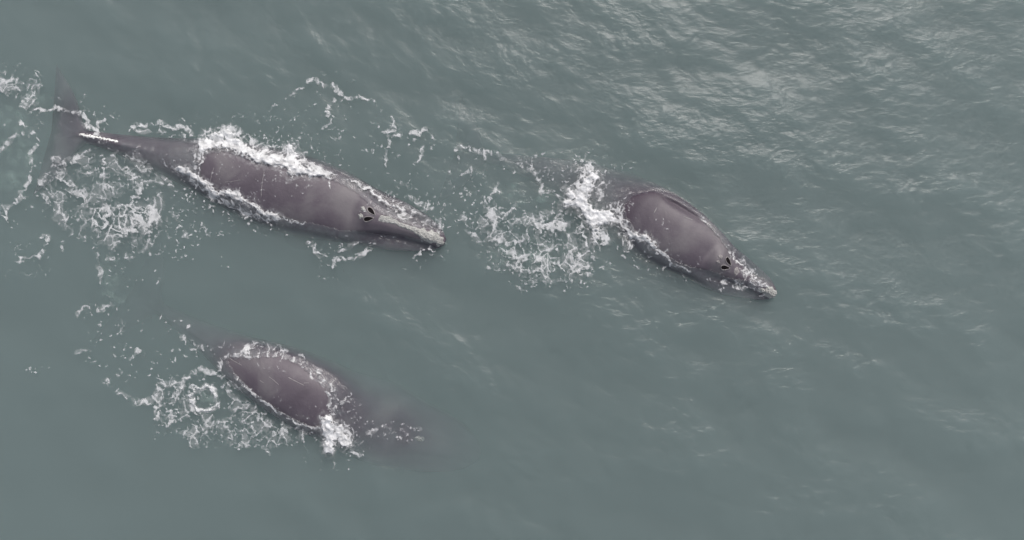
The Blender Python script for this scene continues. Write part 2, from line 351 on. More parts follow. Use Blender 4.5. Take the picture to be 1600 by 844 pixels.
 ('south_edge','L',.7,7,[(385,545),(400,540),(420,545),(445,548)]), ('south_edge','L',.74,3.4,[(472,569),(491,586),(503,596),(513,612),(519,632),(521,650)]),
 ('south_edge','L',.72,3.5,[(497,575),(503,592),(520,604),(528,624),(523,645)]), ('south_edge','L',.6,6,[(470,556),(480,572),(495,582)]),
 ('south_edge','L',.72,3,[(362,582),(385,600),(403,618),(420,630),(440,643),(462,656),(480,666),(500,668)]), ('south_edge','S',.8,2.6,[(410,624),(424,633),(436,640)]), ('south_edge','S',.7,2.2,[(452,652),(470,663),(488,668)]),
 ('south_edge','D',80,0,[(340,540),(440,540),(500,570),(530,610),(525,650),(510,610),(460,560),(380,552)]),
 ('splash','S',1.1,9,[(512,655),(511,668),(518,685),(514,700)]), ('splash','S',1.0,10,[(522,668),(532,680),(540,690)]), ('splash','L',.8,8,[(530,695),(545,688),(548,672),(540,662)]),
 ('splash','L',.75,5,[(535,697),(548,705),(562,712)]), ('splash','L',.5,2,[(528,662),(545,657),(556,653)]), ('splash','D',70,0,[(500,650),(560,650),(575,715),(505,712)]),
 ('south_string','L',.66,7,[(166,596),(180,606),(196,622),(215,628),(232,627)]), ('south_string','L',.66,5,[(284,524),(292,534),(300,544),(314,562)]), ('south_string','L',.5,6,[(284,530),(300,535),(320,545)]),
 ('south_string','L',.62,6,[(122,492),(130,482),(148,486),(172,477)]), ('south_string','L',.55,5,[(152,400),(156,420),(160,438)]), ('south_string','L',.5,6,[(186,500),(190,515)]),
 ('south_string','L',.55,6,[(120,552),(128,545),(140,550)]), ('south_string','L',.55,5,[(205,560),(215,548),(224,555)]), ('south_string','L',.5,4,[(185,590),(190,580)]),
 ('south_string','D',26,0,[(20,574),(100,572),(125,550),(120,560),(60,584)]), ('south_string','D',160,0,[(120,470),(300,500),(340,560),(240,590),(170,600),(130,560)]), ('south_string','D',40,0,[(150,395),(240,420),(270,460),(160,470)]),
 ('south_head','L',.5,5,[(575,678),(590,668),(607,664),(612,676)]), ('south_head','L',.45,5,[(622,670),(640,671),(656,670)]), ('south_head','L',.4,4,[(636,675),(642,692)]),
 ('south_head','D',70,0,[(545,650),(610,655),(660,665),(650,695),(580,690)]), ('south_head','D',24,0,[(525,600),(560,620),(560,650),(530,640)]),
]

def foam_field(x0, y0, nx, ny, st):
    """alpha (0..1), height boost (0..1), region index on a grid of nx x ny plan points"""
    X, Y = np.meshgrid((x0 + np.arange(nx) * st).astype(np.float32), (y0 + np.arange(ny) * st).astype(np.float32))
    wx = X + 5 * perlin(X / 26, Y / 26, 1) + 4.5 * perlin(X / 11, Y / 11, 2) + 1.8 * perlin(X / 4.5, Y / 4.5, 3)
    wy = Y + 5 * perlin(X / 26, Y / 26, 4) + 4.5 * perlin(X / 11, Y / 11, 5) + 1.8 * perlin(X / 4.5, Y / 4.5, 6)
    vx = X + 16 * perlin(X / 38, Y / 38, 7) + 9 * perlin(X / 15, Y / 15, 8)
    vy = Y + 16 * perlin(X / 38, Y / 38, 9) + 9 * perlin(X / 15, Y / 15, 10)
    ux = X + .75 * (vx - X) + .55 * (wx - X); uy = Y + .75 * (vy - Y) + .55 * (wy - Y)
    r1 = cell_edge(ux / 13, uy / 13, 11); r2 = np.abs(perlin(vx / 7.5 + 9, vy / 7.5, 12)); r3 = cell_edge(wx / 5.5 + 4, wy / 5.5, 14)
    blob = fbm(vx / 21, vy / 21, 13, 3)
    fine = fbm(X / 5, Y / 5, 15, 2); grit = perlin(X / 2.1, Y / 2.1, 19)
    N = 0.55 * np.exp(-(r1 / 0.17) ** 2) + 0.20 * np.exp(-(r2 / 0.13) ** 2) + 0.22 * np.exp(-(r3 / 0.20) ** 2) + 0.66 * blob + 0.32 * fine - .03
    regs = []
    A = np.zeros(X.shape, np.float32); H = np.zeros(X.shape, np.float32); R = np.zeros(X.shape, np.int16); best = np.zeros(X.shape, np.float32)
    rng = np.random.RandomState(5)
    E = np.zeros(X.shape, np.float32)
    for reg, kind, dens, w, pts in FOAM:
        if reg not in regs: regs.append(reg)
        ri = regs.index(reg)
        m = (w * 2.6 if kind in 'LS' else 20) + 12
        xs = [p[0] for p in pts]; ys = [p[1] for p in pts]
        i0 = max(0, int((min(xs) - m - x0) / st)); i1 = min(nx, int((max(xs) + m - x0) / st) + 1)
        j0 = max(0, int((min(ys) - m - y0) / st)); j1 = min(ny, int((max(ys) + m - y0) / st) + 1)
        if i1 <= i0 or j1 <= j0: continue
        sl = (slice(j0, j1), slice(i0, i1))
        if kind == 'D':
            poly = pts; n = int(dens); k = 0
            bx = rng.uniform(min(xs), max(xs), n * 4); by = rng.uniform(min(ys), max(ys), n * 4)
            ok = poly_sd(bx, by, poly) > 0
            bx, by = bx[ok][:n], by[ok][:n]
            clump = perlin(bx / 30, by / 30, 77)
            for px, py, c in zip(bx, by, clump):
                if c < rng.uniform(-.45, .25): continue
                rad = rng.choice([.55, .75, .95, 1.25, 1.8], p=[.3, .3, .2, .14, .06]); an = rng.uniform(0, math.pi); el = rng.uniform(1, 2.2)
                a0 = int((px - 6 - x0) / st); b0 = int((py - 6 - y0) / st); a1 = a0 + int(12 / st); b1 = b0 + int(12 / st)
                if a0 < 0 or b0 < 0 or a1 >= nx or b1 >= ny: continue
                q = (slice(b0, b1), slice(a0, a1))
                dx = X[q] + .9 * (wx[q] - X[q]) - px; dy = Y[q] + .9 * (wy[q] - Y[q]) - py
                u = (dx * math.cos(an) + dy * math.sin(an)) / el; v = -dx * math.sin(an) + dy * math.cos(an)
                al = rng.uniform(.30, .75) * np.clip(1.5 * (1 - (u * u + v * v) / (rad * 1.15) ** 2), 0, 1)
                upd = al > A[q]
                A[q] = np.maximum(A[q], al); R[q] = np.where(upd & (best[q] < .05), ri, R[q])
            continue
        if kind == 'P':
            e = dens * sstep(-w, w * .8, poly_sd(wx[sl], wy[sl], pts))
        else:
            d = seg_dist(wx[sl], wy[sl], pts)
            e = dens * sstep(1.5, .25, d / w)
        if kind == 'S':
            a = np.clip(sstep(.24, .80, e * 1.05 + .62 * (N[sl] - .40) + .25 * fine[sl] + .22 * grit[sl]), 0, 1) * min(1, .20 + .76 * dens)
            A[sl] = np.maximum(A[sl], a)
            if dens > .8:                                  # aerated fringe thinning outwards
                e2 = sstep(2.3, .2, d / w)
                A[sl] = np.maximum(A[sl], np.clip(.50 * e2 * (.55 + 1.0 * fine[sl] + .5 * grit[sl] + .5 * (N[sl] - .3)), 0, .6))
            if dens > .8: H[sl] = np.maximum(H[sl], sstep(.2, 1.0, e))
        E[sl] = np.maximum(E[sl], e if kind != 'S' else e * .8)
        up = e > best[sl]
        best[sl] = np.where(up, e, best[sl]); R[sl] = np.where(up, ri, R[sl])
    t = 1.09 - 1.22 * E
    lace = sstep(0, .42, N + .15 * grit - t) * sstep(.05, .3, E) * (.40 + .46 * np.clip(E, 0, 1))
    A = np.maximum(A, lace)
    A = np.maximum(A, .30 * sstep(.14, .75, E) * sstep(-.35, .6, blob + .5 * fine + .15 * grit))     # thin film between the strands
    thin = np.clip(.86 + .5 * fbm(X / 9, Y / 9, 21, 3), .35, 1)        # worn thin here and there
    return np.clip(A * thin, 0, 1), H, R, regs
# ---------------------------------------------------------------- whales
def catmull(P, n):
    P = np.asarray(P, float)
    Q = np.vstack([2 * P[0] - P[1], P, 2 * P[-1] - P[-2]])
    out = []
    for i in range(1, len(Q) - 2):
        t = np.linspace(0, 1, 40, endpoint=False)[:, None]
        a, b, c, d = Q[i - 1], Q[i], Q[i + 1], Q[i + 2]
        out.append(.5 * (2 * b + (c - a) * t + (2 * a - 5 * b + 4 * c - d) * t ** 2 + (3 * b - a - 3 * c + d) * t ** 3))
    C = np.vstack(out + [P[-1:]])
    s = np.concatenate([[0], np.cumsum(np.hypot(*np.diff(C[:, :2], axis=0).T))])
    u = np.linspace(0, s[-1], n)
    return np.stack([np.interp(u, s, C[:, k]) for k in range(C.shape[1])], 1), s[-1]

def prof(keys, s):
    """smooth profile through (s, value) keys"""
    k = np.array(keys, float)
    f = np.linspace(0, 1, 1201); v = np.interp(f, k[:, 0], k[:, 1])
    g = np.exp(-np.linspace(-2, 2, 41) ** 2); g /= g.sum()
    pad = np.concatenate([2 * v[0] - v[20:0:-1], v, 2 * v[-1] - v[-2:-22:-1]])
    return np.interp(s, f, np.convolve(pad, g, 'valid'))

WID = [(0, .10), (.008, .26), (.03, .48), (.07, .68), (.12, .84), (.18, .95), (.22, 1.03), (.30, 1.26), (.38, 1.38), (.46, 1.38), (.54, 1.26), (.62, 1.05), (.70, .78), (.78, .52), (.85, .34), (.90, .25), (.94, .21), (1, .20)]
UPP = [(0, .12), (.02, .30), (.08, .48), (.15, .66), (.20, .84), (.25, .95), (.32, 1.10), (.42, 1.22), (.52, 1.15), (.62, .95), (.70, .74), (.78, .54), (.85, .40), (.90, .30), (.95, .16), (1, .05)]
DWN = [(0, .16), (.02, .45), (.08, .85), (.15, 1.10), (.22, 1.25), (.32, 1.38), (.42, 1.40), (.52, 1.25), (.62, 1.0), (.70, .76), (.78, .56), (.85, .42), (.90, .30), (.95, .16), (1, .05)]

def build_whale(label, spine, top, tag):
    NS, NR, NF = 380, 120, 46
    C, Lpx = catmull(spine, 1500)
    L = Lpx / PX; k = L / 14.0
    cx_, cy_ = gx(C[:, 0]), gy(C[:, 1])
    u = np.linspace(0, 1, 1500)
    tx = np.gradient(cx_); ty = np.gradient(cy_); tl = np.hypot(tx, ty); tx /= tl; ty /= tl
    S_END = .925                                              # the flukes begin here
    s = np.concatenate([S_END * np.linspace(0, 1, NS) ** 1.15])
    def frame(s):
        return (np.interp(s, u, cx_), np.interp(s, u, cy_), np.interp(s, u, tx), np.interp(s, u, ty))
    th = np.linspace(0, 2 * math.pi, NR, endpoint=False)
    ct, stn = np.cos(th), np.sin(th)
    rings = []
    def ring(sv, W, U, D, n=2.25, sweep=None):
        x0, y0, ax, ay = frame(sv)
        e = 2.0 / n
        lat = W * np.sign(ct) * np.abs(ct) ** e
        lat = np.where(lat > 0, lat * (1 + {1: .07, 2: .16, 3: .0}[tag] * sstep(.03, .14, sv) * sstep(.62, .42, sv)), lat)      # rolled a little to one side
        if tag == 3: lat = lat * (1 + .34 * sstep(.42, .22, sv))
        z = np.where(stn >= 0, U, D) * np.sign(stn) * np.abs(stn) ** e
        T = prof(top, np.array([min(sv, 1.0)]))[0]
        zc = T - U
        # head: narrow arched rostrum between the bowed lower lips, a raised mound for the blowholes
        if sv < .26:
            wr = np.interp(sv, [0, .04, .10, .16, .21, .26], [.20, .22, .25, .36, .60, .9]) * k
            hf = sstep(.255, .17, sv) * sstep(.0, .03, sv)
            ay_ = np.abs(lat); upm = np.clip(stn, 0, 1)
            z = z - hf * upm * ({1: .30, 2: .20, 3: .06}[tag] * sstep(wr * .95, wr + .20, ay_) + {1: .07, 2: .05, 3: .0}[tag] * np.exp(-((ay_ - wr - .09) / .055) ** 2))
            z = z + hf * upm * (.02 if tag == 3 else .10) * np.exp(-(ay_ / (wr * .75)) ** 4)
            z = z + upm * .11 * np.exp(-((sv - .198) / .020) ** 2) * np.exp(-(ay_ / .34) ** 2)
            z = z - upm * .04 * np.exp(-((sv - .232) / .012) ** 2) * np.exp(-(ay_ / .45) ** 2)
        else:
            ay_ = np.abs(lat); upm = np.clip(stn, 0, 1)
        if tag == 2:                                          # a fold of skin along its far side
            wn_ = sstep(.24, .33, sv) * sstep(.45, .38, sv)
            z = z - upm * wn_ * .20 * np.exp(-((lat + .80) / (.03 + .08 * wn_)) ** 2)
        # a low keel along the small of the back
        z = z + upm * .06 * sstep(.70, .85, sv) * np.exp(-(lat / .10) ** 2)
        back = 0 if sweep is None else sweep(np.abs(lat))
        X = x0 + (-ay) * lat + ax * back; Y = y0 + ax * lat + ay * back
        return np.stack([X, Y, zc + z + (0 if sweep is None else -0.28 * (np.abs(lat) / 2.3) ** 2)], 1)
    Wv, Uv, Dv = prof(WID, s) * k, prof(UPP, s) * k, prof(DWN, s) * k
    for i in range(NS): rings.append(ring(s[i], Wv[i], Uv[i], Dv[i], 2.25 + (.9 if tag == 3 else .25) * sstep(.36, .15, s[i])))
    # flukes, grown out of the same skin
    span = 2.35 * k; w0, u0, d0 = Wv[-1], Uv[-1], Dv[-1]
    for j in range(1, NF + 1):
        t = j / NF
        lead = w0 + (span - w0) * (t ** 1.55)
        th_u = max(.012, u0 * (1 - t) ** .8 * .9 + .02 * (1 - t)); th_d = max(.012, d0 * (1 - t) ** .8 * .9 + .02 * (1 - t))
        sv = S_END + (1 - S_END) * 1.0 * t
        sw = lambda a, t=t: t * (.62 * k * (a / span) ** 1.4 - .30 * k * np.exp(-(a / (.16 * k)) ** 2) - .22 * k * np.sin(math.pi * np.clip(a / span, 0, 1)) ** 2)
        rings.append(ring(sv, lead, th_u, th_d, 2.0 + .9 * t, sw))
    V = np.concatenate(rings); nrg = len(rings)
    idx = np.arange(nrg * NR).reshape(nrg, NR)
    a, b = idx[:-1], idx[1:]
    F = np.stack([a, np.roll(a, -1, 1), np.roll(b, -1, 1), b], -1).reshape(-1, 4)
    tips = np.array([rings[0].mean(0) , rings[-1].mean(0)])
    V = np.concatenate([V, tips]); n0 = nrg * NR
    Ft = np.concatenate([np.stack([np.roll(idx[0], -1), idx[0], np.full(NR, n0)], 1), np.stack([idx[-1], np.roll(idx[-1], -1), np.full(NR, n0 + 1)], 1)])
    # paddle flippers
    FV, FF = [], []
    for sd_ in (-1, 1):
        x0, y0, ax, ay = frame(.31); T = prof(top, np.array([.31]))[0]
        base = np.array([x0, y0, T - 1.55 * k]); fwd = np.array([-ax, -ay, 0]); out_ = np.array([-ay, ax, 0]) * sd_
        span_dir = out_ * .55 - fwd * .70 + np.array([0, 0, -.50]); span_dir /= np.linalg.norm(span_dir)
        ch = fwd - span_dir * fwd.dot(span_dir); ch /= np.linalg.norm(ch); nn = np.cross(span_dir, ch)
        st0 = len(V) + sum(len(q) for q in FV); m = 20; pts = []
        for j in range(19):
            t = j / 18; c = (.36 + .30 * math.sin(math.pi * min(1, t * .85 + .1))) * (1 if t < .75 else math.sqrt(max(.0, 1 - ((t - .75) / .26) ** 2))) * k
            o = base + out_ * .8 * k + span_dir * (2.0 * t * k)
            for q in range(m):
                w = 2 * math.pi * q / m
                pts.append(o + ch * c * math.cos(w) + nn * max(.01, .13 * k * (1 - .8 * t) * (c / (.6 * k))) * math.sin(w))
        FV.append(np.array(pts))
        for j in range(18):
            for q in range(m):
                FF.append([st0 + j * m + q, st0 + j * m + (q + 1) % m, st0 + (j + 1) * m + (q + 1) % m, st0 + (j + 1) * m + q])
    V = np.concatenate([V] + FV); F = np.concatenate([F, np.array(FF)])
    loc = np.array([np.interp(.45, u, cx_), np.interp(.45, u, cy_), 0.0])
    bvh = BVHTree.FromPolygons([tuple(v) for v in V], F.tolist() + Ft.tolist(), all_triangles=False)
    root = bpy.data.objects.new('whale', None); COL.objects.link(root); root.location = loc; root.empty_display_size = .5
    root['label'] = label; root['category'] = 'whale'; root['group'] = 'right whales swimming together at the surface'
    me = mesh_from('body', V - loc, [F, Ft], M_SKIN)
    import bmesh
    bm = bmesh.new(); bm.from_mesh(me); bmesh.ops.recalc_face_normals(bm, faces=bm.faces); bm.to_mesh(me); bm.free()
    add_obj('body', me, root)
    return dict(root=root, loc=loc, bvh=bvh, L=L, k=k, frame=frame, bbox=(V[:, 0].min(), V[:, 0].max(), V[:, 1].min(), V[:, 1].max()))

def top_z(w, x, y):
    h = w['bvh'].ray_cast(Vector((float(x), float(y), 5.0)), Vector((0, 0, -1)), 12.0)
    return h[0].z if h[0] is not None else None

def skin_patch(w, name, mat, box, field, height, st=.35, parent=None, **props):
    """a raised patch grown on the skin: field(X, Y) > 0 in plan units, height(f, X, Y) in metres"""
    x0, y0, x1, y1 = box
    nx = int((x1 - x0) / st) + 1; ny = int((y1 - y0) / st) + 1
    X, Y = np.meshgrid(x0 + np.arange(nx) * st, y0 + np.arange(ny) * st)
    f = field(X, Y)
    cell = np.maximum.reduce([f[:-1, :-1], f[1:, :-1], f[:-1, 1:], f[1:, 1:]]) > 0
    idx = np.arange(nx * ny).reshape(ny, nx)
    Q = np.stack([idx[:-1, :-1], idx[1:, :-1], idx[1:, 1:], idx[:-1, 1:]], -1)[cell]
    if not len(Q): return None
    used, inv = np.unique(Q.ravel(), return_inverse=True)
    xs, ys, fs = X.ravel()[used], Y.ravel()[used], f.ravel()[used]
    hh = height(fs, xs, ys)
    z = np.array([(top_z(w, gx(a), gy(b)) or -.5) for a, b in zip(xs, ys)]) + np.where(fs > 0, hh, -.015)
    V = np.stack([gx(xs), gy(ys), z], 1) - w['loc']
    return add_obj(name, mesh_from(name, V, inv.reshape(-1, 4), mat), parent or w['root'], **props)

def ellipse_f(cx0, cy0, rx, ry, ang, rough=.25, seed=1, sc=6):
    c, s_ = math.cos(R(ang)), math.sin(R(ang))
    def f(X, Y):
        dx, dy = X - cx0, Y - cy0
        u, v = (dx * c + dy * s_) / rx, (-dx * s_ + dy * c) / ry
        return 1 - np.hypot(u, v) + rough * perlin(X / sc, Y / sc, seed) * 1.4
    return f

def line_f(pts, ws, rough=.3, seed=1, sc=6):
    def f(X, Y):
        best = np.full(X.shape, -9.0)
        for (p, q, a, b) in zip(pts[:-1], pts[1:], ws[:-1], ws[1:]):
            vx, vy = q[0] - p[0], q[1] - p[1]
            t = np.clip(((X - p[0]) * vx + (Y - p[1]) * vy) / (vx * vx + vy * vy), 0, 1)
            best = np.maximum(best, 1 - np.hypot(X - p[0] - t * vx, Y - p[1] - t * vy) / (a + (b - a) * t))
        return best + rough * perlin(X / sc, Y / sc, seed) * 1.4
    return f

def callus_h(th, seed):
    return lambda f, X, Y: th * np.clip(f * 2.5, 0, 1) * (.75 + .55 * perlin(X / 2.6, Y / 2.6, seed) + .25 * perlin(X / 1.2, Y / 1.2, seed + 3))

def bb(pts, m):
    xs = [p[0] for p in pts]; ys = [p[1] for p in pts]
    return (min(xs) - m, min(ys) - m, max(xs) + m, max(ys) + m)

def blowhole(w, cx0, cy0, ang, ln, wd):
    """one nostril: a dark slit, teardrop in plan, inside a pale raised lip"""
    c, s_ = math.cos(R(ang)), math.sin(R(ang))
    def tear(X, Y, grow):
        dx, dy = X - cx0, Y - cy0
        u, v = (dx * c + dy * s_) / (ln + grow), -dx * s_ + dy * c
        half = (wd + grow) * np.sqrt(np.clip(1 - u * u, 0, 1)) * (1 - .45 * u)
        return np.where(np.abs(u) < 1, (half - np.abs(v)) / wd, -1)
    box = (cx0 - 12, cy0 - 12, cx0 + 12, cy0 + 12)
    hole = skin_patch(w, 'blowhole', M_HOLE, box, lambda X, Y: tear(X, Y, 0), lambda f, X, Y: .012 - .004 * f, .3)
    skin_patch(w, 'blowhole_rim', M_RIM, box, lambda X, Y: np.minimum(tear(X, Y, 1.25), -tear(X, Y, -.1) * 1.0 + .05), lambda f, X, Y: .014 + .028 * np.clip(f * 2, 0, 1), .3, parent=hole)

W1 = build_whale('longest whale, its whole back exposed from blowholes to white-streaked tail, nearest the left edge',
    [(695, 378), (640, 358), (577, 338), (500, 312), (400, 284), (320, 259), (250, 241), (190, 226), (140, 214), (84, 204)],
    [(0, .04), (.05, .16), (.12, .25), (.20, .34), (.30, .36), (.42, .38), (.52, .34), (.60, .25), (.66, .08), (.74, -.02), (.82, .0), (.90, .03), (.95, -.14), (1, -.24)], 1)
W2 = build_whale('whale farthest to the right, body bent, with white water burst behind it',
    [(1213, 461), (1172, 438), (1131, 415), (1100, 391), (1060, 364), (1010, 334), (960, 307), (890, 277), (810, 252), (720, 232)],
    [(0, -.02), (.03, .05), (.08, -.08), (.13, .06), (.20, .34), (.28, .42), (.36, .42), (.42, .30), (.48, .0), (.55, -.20), (.66, -.26), (.78, -.38), (1, -1.0)], 2)
W3 = build_whale('whale with head under water, only its rounded back showing, beside a ring of foam',
    [(748, 724), (690, 704), (620, 682), (550, 656), (490, 627), (430, 595), (370, 566), (310, 532), (250, 497), (192, 462)],
    [(0, -1.1), (.06, -.70), (.12, -.44), (.18, -.31), (.24, -.22), (.30, -.20), (.37, .0), (.42, .26), (.52, .40), (.60, .34), (.68, .10), (.74, -.24), (.82, -.50), (1, -1.1)], 3)
WH = [W1, W2, W3]

# callosities, blowholes and marks
_c = [(599, 343), (612, 345), (630, 353), (649, 359), (655, 363)]
skin_patch(W1, 'callosity', M_CALLUS, bb(_c, 10), line_f(_c, [4.8, 4.8, 3.0, 4.0, 5.0], .5, 31), callus_h(.045, 41), label='long pale rough strip along the top of the snout')
_c = [(660, 366), (675, 371), (686, 376)]
skin_patch(W1, 'callosity', M_CALLUS, bb(_c, 14), line_f(_c, [7.5, 9.5, 9.0], .45, 32), callus_h(.06, 42), label='broad pale rough patch on the tip of the snout')
for q, (a, b, r) in enumerate([(571, 328, 4.2), (567, 339, 4.6)]):
    skin_patch(W1, 'callosity', M_CALLUS, (a - 8, b - 8, a + 8, b + 8), ellipse_f(a, b, r, r * .8, 60, .45, 50 + q, 3), callus_h(.05, 60 + q))
blowhole(W1, 583.8, 331.6, 47, 7.2, 2.9); blowhole(W1, 579.4, 343.4, -11, 7.2, 2.9)
for q, (p, wd_) in enumerate([([(124, 209), (134, 212), (146, 214), (160, 216.5)], [1.5, 2.4, 2.2, 2.0]), ([(163, 217.5), (168, 218.5)], [1.6, 1.6]), ([(172, 219), (178, 220)], [2.0, 1.8]), ([(182, 221), (184, 222)], [1.7, 1.7])]):
    skin_patch(W1, 'white_patch', M_WHITE, bb(p, 6), line_f(p, wd_, 1.1, 70 + q, 2.4), lambda f, X, Y: .02 * np.clip(f * 2, 0, 1) + .008, .4)  # bright white flecks along the ridge of the tail stock
for q, p in enumerate([[(338, 264), (334, 276), (331, 288)], [(356, 286), (368, 285), (380, 283)], [(417, 270), (414, 290), (412, 310)]]):
    skin_patch(W1, 'scratch', M_SCRATCH, bb(p, 3), line_f(p, [.42] * 3, .5, 80 + q, 5), lambda f, X, Y: .004 + .006 * np.clip(f, 0, 1), .3)

skin_patch(W2, 'callosity', M_CALLUS, (1182, 440, 1222, 474), ellipse_f(1204, 457, 12, 9, 30, .45, 33, 7), callus_h(.07, 43), label='pale rough patch on the tip of the snout')
skin_patch(W2, 'callosity', M_CALLUS, (1180, 446, 1198, 462), ellipse_f(1189, 454, 5, 3.6, 10, .4, 34, 4), callus_h(.08, 44))
skin_patch(W2, 'callosity', M_RIM, (1138, 412, 1160, 436), ellipse_f(1149, 424, 5, 6, 30, .4, 35, 5), callus_h(.03, 45))
for q, (a, b, r) in enumerate([(1121, 402, 3.6), (1117, 410, 3.2), (1126, 414, 1.8)]):
    skin_patch(W2, 'callosity', M_RIM, (a - 7, b - 7, a + 7, b + 7), ellipse_f(a, b, r, r * .8, 50, .5, 52 + q, 3), callus_h(.04, 62 + q))
blowhole(W2, 1134.8, 408.8, 57, 7.0, 3.0); blowhole(W2, 1129.4, 418.4, 6, 7.0, 3.0)
for q, p in enumerate([[(1066, 340), (1072, 342), (1079, 344)], [(1016, 366), (1015, 369)], [(1024, 326), (1020, 333)]]):
    skin_patch(W2, 'scratch', M_SCRATCH, bb(p, 3), line_f(p, [.7] * len(p), .4, 84 + q, 5), lambda f, X, Y: .005 + .008 * np.clip(f, 0, 1), .3)

for q, p in enumerate([[(425, 587), (432, 592), (440, 599)], [(411, 593), (416, 596)], [(455, 588), (466, 594), (478, 600)], [(478, 597), (485, 597)], [(360, 560), (380, 570)]]):
    skin_patch(W3, 'scratch', M_SCRATCH, bb(p, 3), line_f(p, [.45] * len(p), .5, 88 + q, 5), lambda f, X, Y: .005 + .008 * np.clip(f, 0, 1), .3)
skin_patch(W3, 'callosity', M_RIM, (640, 676, 672, 706), ellipse_f(655, 690, 8, 5, 30, .5, 36, 6), callus_h(.10, 46), label='pale patch dimly seen under water')

# ---------------------------------------------------------------- the sea: wind waves from a directional spectrum
NT, TL = 1024, 64.0
_rng = np.random.RandomState(11)
_k = 2 * math.pi * np.fft.fftfreq(NT, TL / NT)
KX, KY = np.meshgrid(_k, _k)
KK = np.hypot(KX, KY) + 1e-9
def wave_tile(lo, hi, wdir, spread, seed, slope):
    g = np.random.RandomState(seed)
    wd = np.array([math.cos(R(wdir)), math.sin(R(wdir))])
    cosd = (KX * wd[0] + KY * wd[1]) / KK
    amp = KK ** -2.0 * np.exp(-(2 * math.pi / KK / hi) ** 4) * np.exp(-(lo / (2 * math.pi / KK)) ** 4) * (np.abs(cosd) ** spread + .12)
    amp[0, 0] = 0
    h = np.real(np.fft.ifft2(amp * (g.normal(size=KK.shape) + 1j * g.normal(size=KK.shape))))
    gy_, gx_ = np.gradient(h, TL / NT)
    return h * (slope / math.sqrt((gx_ ** 2 + gy_ ** 2).mean()))
TILE = wave_tile(.9, 7.0, 62, 2.0, 3, .066)
FINE = wave_tile(.16, 1.5, 66, 1.2, 5, .092)
def sample_tile(T, x, y):
    fx = (np.asarray(x) / TL % 1.0) * NT; fy = (np.asarray(y) / TL % 1.0) * NT
    ix = fx.astype(int); iy = fy.astype(int); fx = fx - ix; fy = fy - iy
    ix %= NT; iy %= NT; jx = (ix + 1) % NT; jy = (iy + 1) % NT
    return (T[iy, ix] * (1 - fx) + T[iy, jx] * fx) * (1 - fy) + (T[jy, ix] * (1 - fx) + T[jy, jx] * fx) * fy

STEP = .045
def axis(half):
    c = np.arange(-half, half + STEP / 2, STEP); ext = []; x = half; d = STEP
    while x < 1800: d *= 1.22; x += d; ext.append(x)
    e = np.array(ext)
    return np.concatenate([-e[::-1], c, e]), len(ext)
AX, ex = axis(21.6); AY, ey = axis(12.6)
GX, GY = np.meshgrid(AX, AY)
PXg, PYg = GX * PX + 800, 422 - GY * PX
far = np.clip(1 - np.maximum(np.abs(GX) - 21.6, np.abs(GY) - 12.6) / 14.0, 0, 1)
# calmer water in the slicks the whales leave, livelier towards the north-east
rip = .74 + .26 * sstep(-1.0, 1.0, (GX * .45 + GY * .9) / 9.0 + .8 * perlin(GX / 6, GY / 6, 91))
rip = rip * (1 - .45 * sstep(.25, -.25, perlin(GX / 9 + 3, GY / 9, 92) + .35 + .02 * (GX + 12)))
for (a, b, r_) in [(200, 320, 190), (360, 620, 170), (850, 380, 130), (480, 320, 150), (150, 640, 220)]:
    rip = rip * (1 - .38 * np.exp(-(((PXg - a) ** 2 + (PYg - b) ** 2) / r_ ** 2)))
LONG = sample_tile(TILE, GX, GY)
crest = sstep(-.6, 1.6, LONG / LONG.std())                      # ripples ride on the crests, troughs lie smooth
H = (LONG * (.6 + .4 * rip) + sample_tile(FINE, GX + 7, GY + 3) * rip * (.55 + .60 * crest)) * far

EXPOSED = [
 [(317, 276), (320, 250), (326, 243), (354, 238), (378, 246), (398, 254), (422, 261), (440, 258), (453, 264), (457, 276), (473, 275), (505, 277), (523, 284), (547, 295), (564, 307), (579, 321), (594, 333), (606, 340), (630, 349), (650, 355), (677, 362), (695, 371), (697, 380), (689, 385), (665, 374), (647, 372), (605, 367), (564, 361), (532, 359), (499, 350), (470, 346), (446, 339), (422, 334), (410, 326), (392, 317), (378, 305), (345, 299), (330, 291)],
 [(975, 320), (990, 307), (1015, 299), (1035, 306), (1060, 318), (1084, 335), (1109, 359), (1132, 389), (1149, 406), (1172, 432), (1166, 437), (1144, 435), (1129, 432), (1112, 423), (1084, 418), (1055, 408), (1042, 399), (1025, 385), (1010, 371), (992, 361), (980, 338)],
 [(357, 561), (396, 560), (420, 557), (441, 557), (455, 563), (472, 573), (493, 589), (510, 605), (517, 622), (519, 648), (502, 663), (493, 666), (479, 662), (462, 653), (443, 643), (427, 631), (403, 615), (389, 600), (372, 584), (361, 572)],
]
EXTRA = {0: [([(124, 207), (160, 214), (186, 220), (186, 224), (160, 219), (124, 212)])], 1: [[(1186, 450), (1198, 449), (1212, 451), (1216, 458), (1210, 466), (1198, 463), (1188, 458)]]}
SURF = H.copy()                                  # water or whatever stands above it
